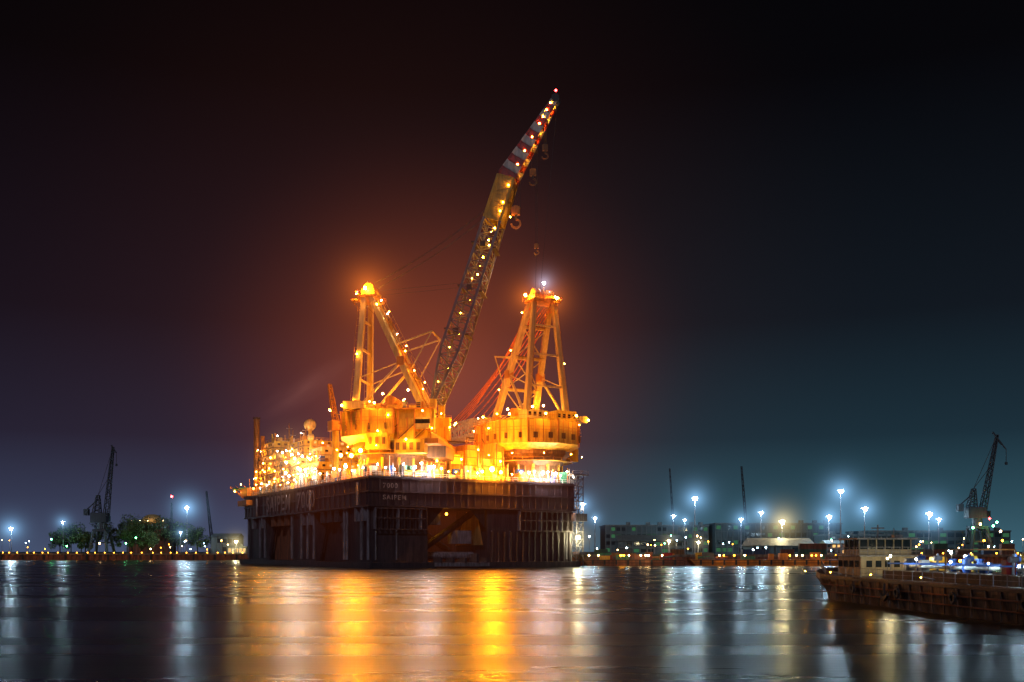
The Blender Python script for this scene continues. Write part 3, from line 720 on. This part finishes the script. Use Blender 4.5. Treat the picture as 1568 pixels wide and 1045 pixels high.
ccols = ['c_rust','c_rust','c_blue','c_green','c_grey','c_grey','c_ochre','brown']
yd = MB()
x = 20
while x < 330:
    y = random.uniform(448, 470); st = random.choice((1,1,1,2)); kx = random.choice((6.1, 12.2))
    if random.random() < 0.65:
        for i in range(st):
            kk = random.choice(ccols); yd.box(x, x+kx, y, y+2.44, GZ+0.02+i*2.6, GZ+2.58+i*2.6, kk)
            for jx in range(int(kx/0.6)): yd.box(x+0.2+jx*0.6, x+0.45+jx*0.6, y-0.06, y-0.001, GZ+0.2+i*2.6, GZ+2.4+i*2.6, kk)
    x += kx+random.uniform(0.4, 8)
yd.build('shipping_containers')
sl = MB()
for i in range(85):
    x = random.uniform(30, 330); y = random.uniform(443, 600); z = GZ+random.uniform(2, 9)
    sl.beam((x,y,GZ), (x,y,z), 0.15, 'grey'); sl.lamp((x,y-0.3,z), random.uniform(.2,.35), random.choice(('e_dim','e_dim','e_dimw','e_dimw','e_dimo','e_green')))
sl.build('yard_lamps')
ls = MB()
for i in range(26):
    x = random.uniform(-480, -185); y = random.uniform(705, 760); z = GZ+random.uniform(3, 10)
    ls.beam((x,y,GZ), (x,y,z), 0.15, 'grey'); ls.lamp((x,y-0.3,z), random.uniform(.22,.36), random.choice(('e_dim','e_dimw','e_dimo')))
ls.build('yard_lamps')

ycols = ['orangep','rustwall','bluep','greenp','roof','yellow','red','brown']
def work_barge(x0, x1, y0, y1, k, stuff):
    e = empty('work_barge'); b = MB()
    vs = [(x0+3,y0,-.5),(x1-3,y0,-.5),(x1-3,y1,-.5),(x0+3,y1,-.5),(x0,y0,2.6),(x1,y0,2.6),(x1,y1,2.6),(x0,y1,2.6)]
    b.add(vs, [(0,3,2,1),(4,5,6,7),(0,1,5,4),(1,2,6,5),(2,3,7,6),(3,0,4,7)], k)
    for z in (1.2, 2.4): b.box(x0+1, x1-1, y0-0.2, y0, z-.12, z+.12, 'dark')
    for x in range(int(x0)+4, int(x1)-3, 5): b.box(x, x+0.8, y0-0.4, y0-0.2, 0.4, 2.3, 'dark')
    b.build('hull', e); b = MB()
    for i in range(stuff):
        x = random.uniform(x0+2, x1-7); w_ = random.uniform(1.5, 6); yy = random.uniform(y0+1, y1-4)
        b.box(x, x+w_, yy, yy+random.uniform(1,3), 2.62, 2.62+random.uniform(.8,3.2), random.choice(ycols))
        if random.random() < .4: b.tube((x, yy, 3.4), (x+5, yy, 3.4+random.random()), 0.5, random.choice(ycols), n=8)
    b.rail((x0+1,y0+.2,2.6), (x1-1,y0+.2,2.6), 'grey', 1.1, 3)
    for i in range(12):
        x = random.uniform(x0+2, x1-2); b.beam((x,y0-.2,2.6), (x,y0-1.5,4.4), .12, 'grey'); b.lamp((x,y0-1.8,4.4), .32, random.choice(('e_dimo','e_dimw','e_dimo')))
    b.build('deck_cargo', e)
work_barge(30, 74, 424, 436, 'rustwall', 24); work_barge(76, 142, 424, 435, 'orangep', 12)

# ------------------------------------------------------------------ harbour cranes
def harbour_crane(x, y, H, k, lean, jl, name='harbour_crane', sc=1.0):
    e = empty(name); b = MB(Matrix.Translation((x, y, GZ)))
    w = 6*sc
    for sx in (-1,1):
        for sy in (-1,1):
            b.beam((sx*w, sy*w, 0), (sx*w*.6, sy*w*.6, 14*sc), 1.4*sc, k); b.box(sx*w-1.5*sc, sx*w+1.5*sc, sy*w-.8, sy*w+.8, 0, 1.2, 'dark')
        b.beam((sx*w*.9, -w*.9, 4), (sx*w*.6, w*.6, 13*sc), .6*sc, k); b.beam((-w*.8, sx*w*.8, 7*sc), (w*.8, sx*w*.8, 7*sc), .8*sc, k)
    b.box(-w*.7, w*.7, -w*.7, w*.7, 14*sc, 15.6*sc, k)
    b.ring([(3*sc,15.6*sc),(2.6*sc,20*sc),(.1,20*sc)], k, n=12)
    b.box(-6*sc, 4*sc, -3*sc, 3*sc, 20*sc, 26*sc, k); b.box(3.9*sc, 6*sc, -3*sc, -.5, 20.5*sc, 24*sc, 'glass')
    b.build('portal', e); b = MB(Matrix.Translation((x, y, GZ)))
    n = 7; b.lattice([[(-3*sc+dx-q,-q,z),(-3*sc+dx+q,-q,z),(-3*sc+dx+q,q,z),(-3*sc+dx-q,q,z)] for dx, z, q in
        [(i*.15, 26*sc+i*(H*.55-26*sc)/n, (2.2-.2*i)*sc) for i in range(n+1)]], .5*sc, .25*sc, k)
    n = 14; x0, z0 = 3*sc, 24*sc; x1_ = x0+lean; 
    b.lattice([[(x0+(x1_-x0)*i/n-q,-q,z0+(H-z0)*i/n),(x0+(x1_-x0)*i/n+q,-q,z0+(H-z0)*i/n),(x0+(x1_-x0)*i/n+q,q,z0+(H-z0)*i/n),(x0+(x1_-x0)*i/n-q,q,z0+(H-z0)*i/n)]
        for i, q in [(i, (1.5-.07*i)*sc) for i in range(n+1)]], .45*sc, .22*sc, k)
    tx, tz = x1_+jl, H-abs(jl)*1.6
    b.beam((x1_-jl*.5, 0, H+1.5), (tx, 0, tz), .9*sc, k, w2=.4*sc); b.beam((x1_, 0, H-3), (tx, 0, tz), .4*sc, k)
    b.beam((-3*sc+1, 0, H*.55), (x1_, 0, H), .22, 'cable'); b.beam((-3*sc+1, 0, H*.55), (x0+(x1_-x0)*.6, 0, z0+(H-z0)*.6), .25, 'cable')
    b.beam((tx, 0, tz), (tx, 0, tz-7*sc), .25, 'cable'); b.box(tx-.6, tx+.6, -.5, .5, tz-8.5*sc, tz-7*sc, k)
    b.beam((-3*sc, 0, H*.5), (-9*sc, 0, H*.42), .6*sc, k); b.box(-11*sc, -8*sc, -1.5, 1.5, H*.36, H*.42, k)
    b.build('tower_and_jib', e); return e
e = harbour_crane(257, 550, 66, 'cranedark', 8, 5)
b = MB()
for dx, z, kk in ((-6,16,'e_green'),(5,17,'e_green'),(9,14,'e_dimw'),(0,9,'e_dimo'),(10,9,'e_dimo'),(3,21,'e_red'),(-2,18,'e_dimw'),(7,19,'e_green')):
    b.lamp((257+dx,542,z+3), .6, kk)
b.build('crane_lamps', e)
harbour_crane(-301, 730, 78, 'cranedark', 5, 2.5, sc=1.15)
for x, y, H in ((190, 800, 70), (164, 1000, 85), (-240, 800, 50)):
    b = MB(Matrix.Translation((x, y, GZ))); n = 16
    b.lattice([[(i*-.35-q,-q,H*i/n),(i*-.35+q,-q,H*i/n),(i*-.35+q,q,H*i/n),(i*-.35-q,q,H*i/n)] for i, q in [(i,1.1-.04*i) for i in range(n+1)]], .4, .25, 'cranedark')
    b.box(-3,3,-2,2,0,4,'cranedark'); b.build('crawler_crane')

b = MB(); b.lattice([[(-253-q,740-q,z),(-253+q,740-q,z),(-253+q,740+q,z),(-253-q,740+q,z)] for z,q in [(GZ+i*4.2, 1.2-.1*i) for i in range(10)]], .25,.15,'dark')
b.lamp((-253,740,47), .9, 'e_red'); b.build('radio_mast')

e = empty('domed_hall'); b = MB(Matrix.Translation((-325, 900, -1)))
b.box(-18,18,-10,10,GZ+1,33,'rustwall'); b.ring([(9,33),(9,35),(8.4,37),(6.5,39),(3.5,40.4),(.1,40.8)], 'cream', n=24)
for i in range(9): b.box(-16+i*3.8,-14.4+i*3.8,-10.1,-10.002,28,31,'e_winc')
for i in range(5): b.lamp((-14+i*7,-11.5,34.5), .4, 'e_dimw')
b.build('walls', e)

# ------------------------------------------------------------------ trees
def trees(name, spec):
    b = MB()
    for tx, ty, H, R in spec:
        b.tube((tx,ty,GZ), (tx,ty,GZ+H*.4), .5, 'bark', .35, 7)
        cl = []
        for i in range(7):
            t = random.uniform(0, 6.28); rr = random.uniform(.3,.75)*R; z = GZ+H*random.uniform(.5,.9)
            p = Vector((tx+rr*math.cos(t), ty+rr*math.sin(t), z)); b.tube((tx,ty,GZ+H*random.uniform(.25,.42)), p, .28, 'bark', .07, 5); cl.append((p, R*random.uniform(.3,.5)))
        cl.append((Vector((tx,ty,GZ+H*.85)), R*.45))
        for i in range(10):
            t = random.uniform(0,6.28); cl.append((Vector((tx+R*.7*math.cos(t), ty+R*.7*math.sin(t), GZ+H*random.uniform(.3,.85))), R*random.uniform(.2,.38)))
        for p, r in cl:
            for i in range(110):
                u = Vector((random.gauss(0,1), random.gauss(0,1), random.gauss(0,.85))); u.normalize(); u *= r*random.uniform(.55,1.1)
                c0 = p+u; a = Vector((random.gauss(0,1),random.gauss(0,1),random.gauss(0,1))).normalized(); bb = a.orthogonal().normalized(); sz = random.uniform(.35,.8)
                b.add([c0-a*sz, c0+bb*sz*.6, c0+a*sz, c0-bb*sz*.6], [(0,1,2,3)], 'leaf')
    return b.build(name)
trees('tree_row', [(-330,745,22,10),(-318,735,18,8),(-305,750,26,11),(-290,760,29,13),(-276,742,25,11),(-262,750,27,12),(-250,745,24,11),(-240,760,20,9),(-345,760,17,8),(-312,728,14,6),(-284,735,20,9),(-268,732,17,8)])
b = MB()
for x, y, z, kk in ((-322,720,10,'e_green'),(-300,724,12,'e_dimw'),(-280,722,12,'e_green'),(-262,722,8,'e_dimw'),(-335,724,15,'e_green'),(-272,720,16,'e_green')):
    b.beam((x,y,GZ),(x,y,z),.15,'grey'); b.lamp((x,y,z), .5, kk)
b.build('park_lamps')

# ------------------------------------------------------------------ tanker barge (foreground right)
tb = empty('tanker_barge')
piv = Matrix.Translation((41.5, 80, 0))
tb.matrix_world = piv @ Matrix.Rotation(math.radians(2.5), 4, 'Z') @ piv.inverted()
BX0, BX1 = 41.5, 52.5; DZ = 3.0
h = MB()
st = [(134.5,.12,3.9),(133.8,.45,3.8),(132.5,.72,3.65),(130.5,.9,3.45),(127.5,1.0,3.2),(122,1.0,3.0),(100,1,3.0),(60,1,3.0),(20,1,3.0),(10,.95,3.1)]
cx = (BX0+BX1)/2; hw = (BX1-BX0)/2; vs = []; fs = []
for y, wf, zt in st:
    rake = max(0, (y-124)/10.5); wl = wf*(1-.3*rake)
    yl = y-2.6*rake
    for fx, yy, z in ((-wl*.94,yl,-.6),(-wl*.97,yl+rake*.6,.8),(-wf,y,zt-.7),(-wf,y,zt),(wf,y,zt),(wf,y,zt-.7),(wl*.97,yl+rake*.6,.8),(wl*.94,yl,-.6)):
        vs.append((cx+fx*hw, yy, z))
for i in range(len(st)-1):
    for j in range(7): fs.append((i*8+j, i*8+j+1, i*8+8+j+1, i*8+8+j))
fs.append(tuple(range(8))); fs.append(tuple((len(st)-1)*8+j for j in range(7,-1,-1)))
h.add(vs, fs, 'bargehull'); h.build('hull', tb)
h = MB()
for zz, tk in ((2.75,.28),(1.9,.14),(1.0,.12)):
    h.box(BX0-.14, BX0+.001, 10, 127, zz-tk/2, zz+tk/2, 'rustwall' if zz < 2 else 'dark')
for i in range(46):
    y = 14+i*2.5; h.box(BX0-.1, BX0+.001, y, y+.12, .1, 2.6, 'bargehull')
for y in range(20, 126, 12):
    for a in range(0, 360, 45):
        t0 = math.radians(a); t1 = math.radians(a+45)
        h.beam((BX0-.3, y+.45*math.cos(t0), 1.7+.45*math.sin(t0)), (BX0-.3, y+.45*math.cos(t1), 1.7+.45*math.sin(t1)), .24, 'dark')
    h.beam((BX0-.2, y, 2.2), (BX0-.05, y, 3), .05, 'dark')
h.beam((BX0-.35, 107, 2.6), (BX0-.35, 107, .9), .22, 'dark'); h.beam((BX0-.35, 106.1, 1.4), (BX0-.35, 107, .8), .3, 'dark'); h.beam((BX0-.35, 107.9, 1.4), (BX0-.35, 107, .8), .3, 'dark')
h.rail((BX0+.2, 12, DZ), (BX0+.2, 126, DZ), 'grey', 1.05, 2.2, .055); h.rail((BX1-.2, 12, DZ), (BX1-.2, 126, DZ), 'grey', 1.05, 2.2, .055)
h.rail((BX0+.4, 127, 3.3), (BX0+2.2, 133.2, 3.8), 'grey', 1.05, 1.2, .06); h.rail((BX0+2.2, 133.2, 3.8), (BX1-2.2, 133.2, 3.8), 'grey', 1.05, 1.2, .06)
h.box(BX0+1.6, BX1-1.6, 14, 112, DZ, DZ+.9, 'deck')
for x in (cx-1.6, cx-.8, cx, cx+.9): h.tube((x, 16, DZ+1.4), (x, 110, DZ+1.4), .2, random.choice(('whitep','bluep','grey')), n=8)
for i in range(75):
    y = 16+i*1.3; x = random.uniform(BX0+2, BX1-2.4); kk = random.choice(('bluep','bluep','bluep','whitep','yellow','grey','red'))
    if i % 3 == 0: h.tube((x,y,DZ+.9),(x,y,DZ+2.1),.35,kk,n=10); h.tube((x,y,DZ+2.1),(x,y,DZ+2.25),.45,kk,n=10)
    elif i % 3 == 1: h.tube((x,y,DZ+.9),(x,y,DZ+2.8),.12,kk,n=6); h.tube((x-.4,y,DZ+2.3),(x+.4,y,DZ+2.3),.28,kk,n=10); h.beam((BX0+1.7,y,DZ+1.7),(BX1-1.7,y,DZ+1.7),.16,'bluep')
    else: h.box(x-.45,x+.45,y-.4,y+.4,DZ+.9,DZ+random.uniform(1.5,2.3),kk)
for y in (60, 84, 98):
    for x in (BX0+2, BX1-2): h.beam((x,y,DZ+.9),(x,y,DZ+3.2),.12,'brown')
    h.beam((BX0+2,y,DZ+3.2),(BX1-2,y,DZ+3.2),.12,'brown')
h.build('deck_fittings', tb)
w = MB(Matrix.Translation((1.2, 2.5, 0)))
w.box(43.2, 50.8, 119, 126.5, DZ, 5.4, 'bargecab'); w.box(42.9, 51.1, 118.6, 127, 5.4, 5.55, 'grey')
for i in range(4): w.box(43.13, 43.2, 119.6+i*1.8, 120.7+i*1.8, 4.1, 4.9, 'glass')
for i in range(6): w.box(43.9+i*1.15, 44.6+i*1.15, 118.93, 119, 4.1, 4.9, 'e_winw' if i in (4,) else 'glass')
w.box(43.6, 50.2, 120.5, 125.5, 5.56, 6.3, 'bargecab'); w.box(43.75, 50.05, 120.65, 125.35, 6.3, 7.5, 'glass')
for i in range(7):
    x = 43.65+i*1.083; w.beam((x,120.57,6.3),(x,120.57,7.5),.12,'bargecab')
for y in (120.57, 122.2, 123.8, 125.4): w.beam((43.67,y,6.3),(43.67,y,7.5),.12,'bargecab')
w.box(43.1, 50.7, 119.9, 126, 7.5, 7.7, 'grey')
w.rail((43,118.8,5.55),(51,118.8,5.55),'grey',1,1,.05); w.rail((43,118.8,5.55),(43,127,5.55),'grey',1,1,.05)
w.beam((47,123,7.7),(47,123,9.4),.12,'grey'); w.beam((46.2,123,8.6),(47.8,123,8.6),.08,'grey'); w.box(46.2,47.8,122.9,123.1,8.9,9.05,'grey')
w.beam((44.5,121,7.7),(44.5,121,9.2),.08,'grey'); w.beam((49.5,124,7.7),(49.5,124,9.0),.08,'grey'); w.box(48.3,49.3,121,122,7.7,8.1,'grey')
w.box(49.6, 50.8, 112.6, 114.4, DZ, 5.4, 'yellow'); w.tube((44.6,129.0,3.2),(44.6,129.0,4.0),.35,'dark',n=10); w.tube((47.6,129.0,3.2),(47.6,129.0,4.0),.35,'dark',n=10)
w.box(45.4,47.2,127.6,129.6,3.3,4.1,'grey')
w.build('wheelhouse', tb)
l = MB(None, .8)
for x, y, z, r, kk in ((51,112,5.9,.15,'e_warm'),(44,112,5.5,.11,'e_warm'),(47,101,5.5,.16,'e_cool'),(44.2,106,5.2,.1,'e_cool'),(49,96,5.4,.11,'e_warm'),
        (46,90,5.4,.12,'e_cool'),(49,88,5.3,.13,'e_cool'),(46,117.5,5.2,.1,'e_warm'),(50,117.5,5.2,.1,'e_warm'),(50,108,5,.16,'e_dimo'),(44,98,5,.12,'e_cool'),(43,84,4.8,.09,'e_cool'),(48,82,5.3,.09,'e_warm'),(44.6,92,4.9,.08,'e_cool')):
    l.beam((x,y,DZ),(x,y,z-r),.07,'grey'); l.lamp((x,y,z), r, kk)
for y in (96, 108, 120, 129):
    l.beam((BX0, y, 3.3), (BX0-1.4, y, 3.6), .08, 'grey'); l.lamp((BX0-1.4, y, 3.5), .07, 'e_ors')
l.build('deck_lamps', tb)

# ------------------------------------------------------------------ world
w = bpy.data.worlds.new('World'); scn.world = w; w.use_nodes = True
nt = w.node_tree; N = nt.nodes; L = nt.links; N.clear()
out = N.new('ShaderNodeOutputWorld'); bg = N.new('ShaderNodeBackground'); L.new(bg.outputs[0], out.inputs[0]); bg.inputs[1].default_value = 1.0
tc = N.new('ShaderNodeTexCoord'); sp = N.new('ShaderNodeSeparateXYZ'); L.new(tc.outputs['Generated'], sp.inputs[0])
def ramp(stops):
    r = N.new('ShaderNodeValToRGB'); els = r.color_ramp.elements
    els[0].position, els[0].color = stops[0][0], (*stops[0][1], 1); els[1].position, els[1].color = stops[-1][0], (*stops[-1][1], 1)
    for p, c in stops[1:-1]:
        e = els.new(p); e.color = (*c, 1)
    L.new(sp.outputs['Z'], r.inputs[0]); return r
left = ramp([(0.0,(.056,.078,.145)),(.05,(.033,.040,.080)),(.11,(.0175,.0150,.031)),(.22,(.0090,.0056,.0105)),(.42,(.0026,.0015,.002)),(.7,(.0008,.0006,.0008))])
right = ramp([(0.0,(.044,.115,.158)),(.05,(.024,.067,.094)),(.11,(.0112,.0280,.042)),(.22,(.0058,.0090,.0140)),(.42,(.0018,.0016,.0024)),(.7,(.0008,.0006,.0008))])
mx = N.new('ShaderNodeMix'); mx.data_type = 'RGBA'
mr = N.new('ShaderNodeMapRange'); mr.interpolation_type = 'SMOOTHSTEP'; mr.inputs[1].default_value = -.25; mr.inputs[2].default_value = .25
L.new(sp.outputs['X'], mr.inputs[0]); L.new(mr.outputs[0], mx.inputs['Factor']); L.new(left.outputs[0], mx.inputs['A']); L.new(right.outputs[0], mx.inputs['B'])
vd = N.new('ShaderNodeVectorMath'); vd.operation = 'DISTANCE'; L.new(tc.outputs['Generated'], vd.inputs[0])
vd.inputs[1].default_value = Vector((-.10, .97, .19)).normalized()
mg = N.new('ShaderNodeMapRange'); mg.inputs[1].default_value = 0.0; mg.inputs[2].default_value = .48; mg.inputs[3].default_value = 1; mg.inputs[4].default_value = 0
L.new(vd.outputs['Value'], mg.inputs[0])
pw = N.new('ShaderNodeMath'); pw.operation = 'POWER'; pw.inputs[1].default_value = 2.0; L.new(mg.outputs[0], pw.inputs[0])
ns = N.new('ShaderNodeTexNoise'); ns.inputs['Scale'].default_value = 3.0; ns.inputs['Detail'].default_value = 3; L.new(tc.outputs['Generated'], ns.inputs['Vector'])
nm = N.new('ShaderNodeMapRange'); nm.inputs[3].default_value = .8; nm.inputs[4].default_value = 1.2; L.new(ns.outputs['Fac'], nm.inputs[0])
mm = N.new('ShaderNodeMath'); mm.operation = 'MULTIPLY'; L.new(pw.outputs[0], mm.inputs[0]); L.new(nm.outputs[0], mm.inputs[1])
gl = N.new('ShaderNodeMix'); gl.data_type = 'RGBA'; gl.blend_type = 'ADD'; gl.inputs['B'].default_value = (.032, .0085, .005, 1)
L.new(mm.outputs[0], gl.inputs['Factor']); L.new(mx.outputs['Result'], gl.inputs['A'])
sk = N.new('ShaderNodeTexSky'); sk.sky_type = 'NISHITA'; sk.sun_disc = False; sk.sun_elevation = math.radians(35); sk.sun_rotation = math.radians(200)
sc_ = N.new('ShaderNodeMix'); sc_.data_type = 'RGBA'; sc_.blend_type = 'ADD'; sc_.inputs['Factor'].default_value = .0001
L.new(gl.outputs['Result'], sc_.inputs['A']); L.new(sk.outputs[0], sc_.inputs['B']); L.new(sc_.outputs['Result'], bg.inputs[0])

sd = bpy.data.lights.new('moon', 'SUN'); sd.energy = 0.34; sd.angle = math.radians(3); sd.color = (.92, .86, 1.0)  # added fill sun from the camera side, lifts the dark hull
so = bpy.data.objects.new('moon_light', sd); COL.objects.link(so)
so.rotation_euler = Vector((-.15, -1.0, .7)).to_track_quat('Z', 'Y').to_euler()

cd = bpy.data.cameras.new('camera'); cd.lens = 35; cd.sensor_width = 36; cd.shift_y = 0.2057; cd.clip_end = 9000; cd.clip_start = .5
co = bpy.data.objects.new('camera', cd); COL.objects.link(co); co.location = (0, 0, 6); co.rotation_euler = (math.pi/2, 0, 0)
scn.camera = co
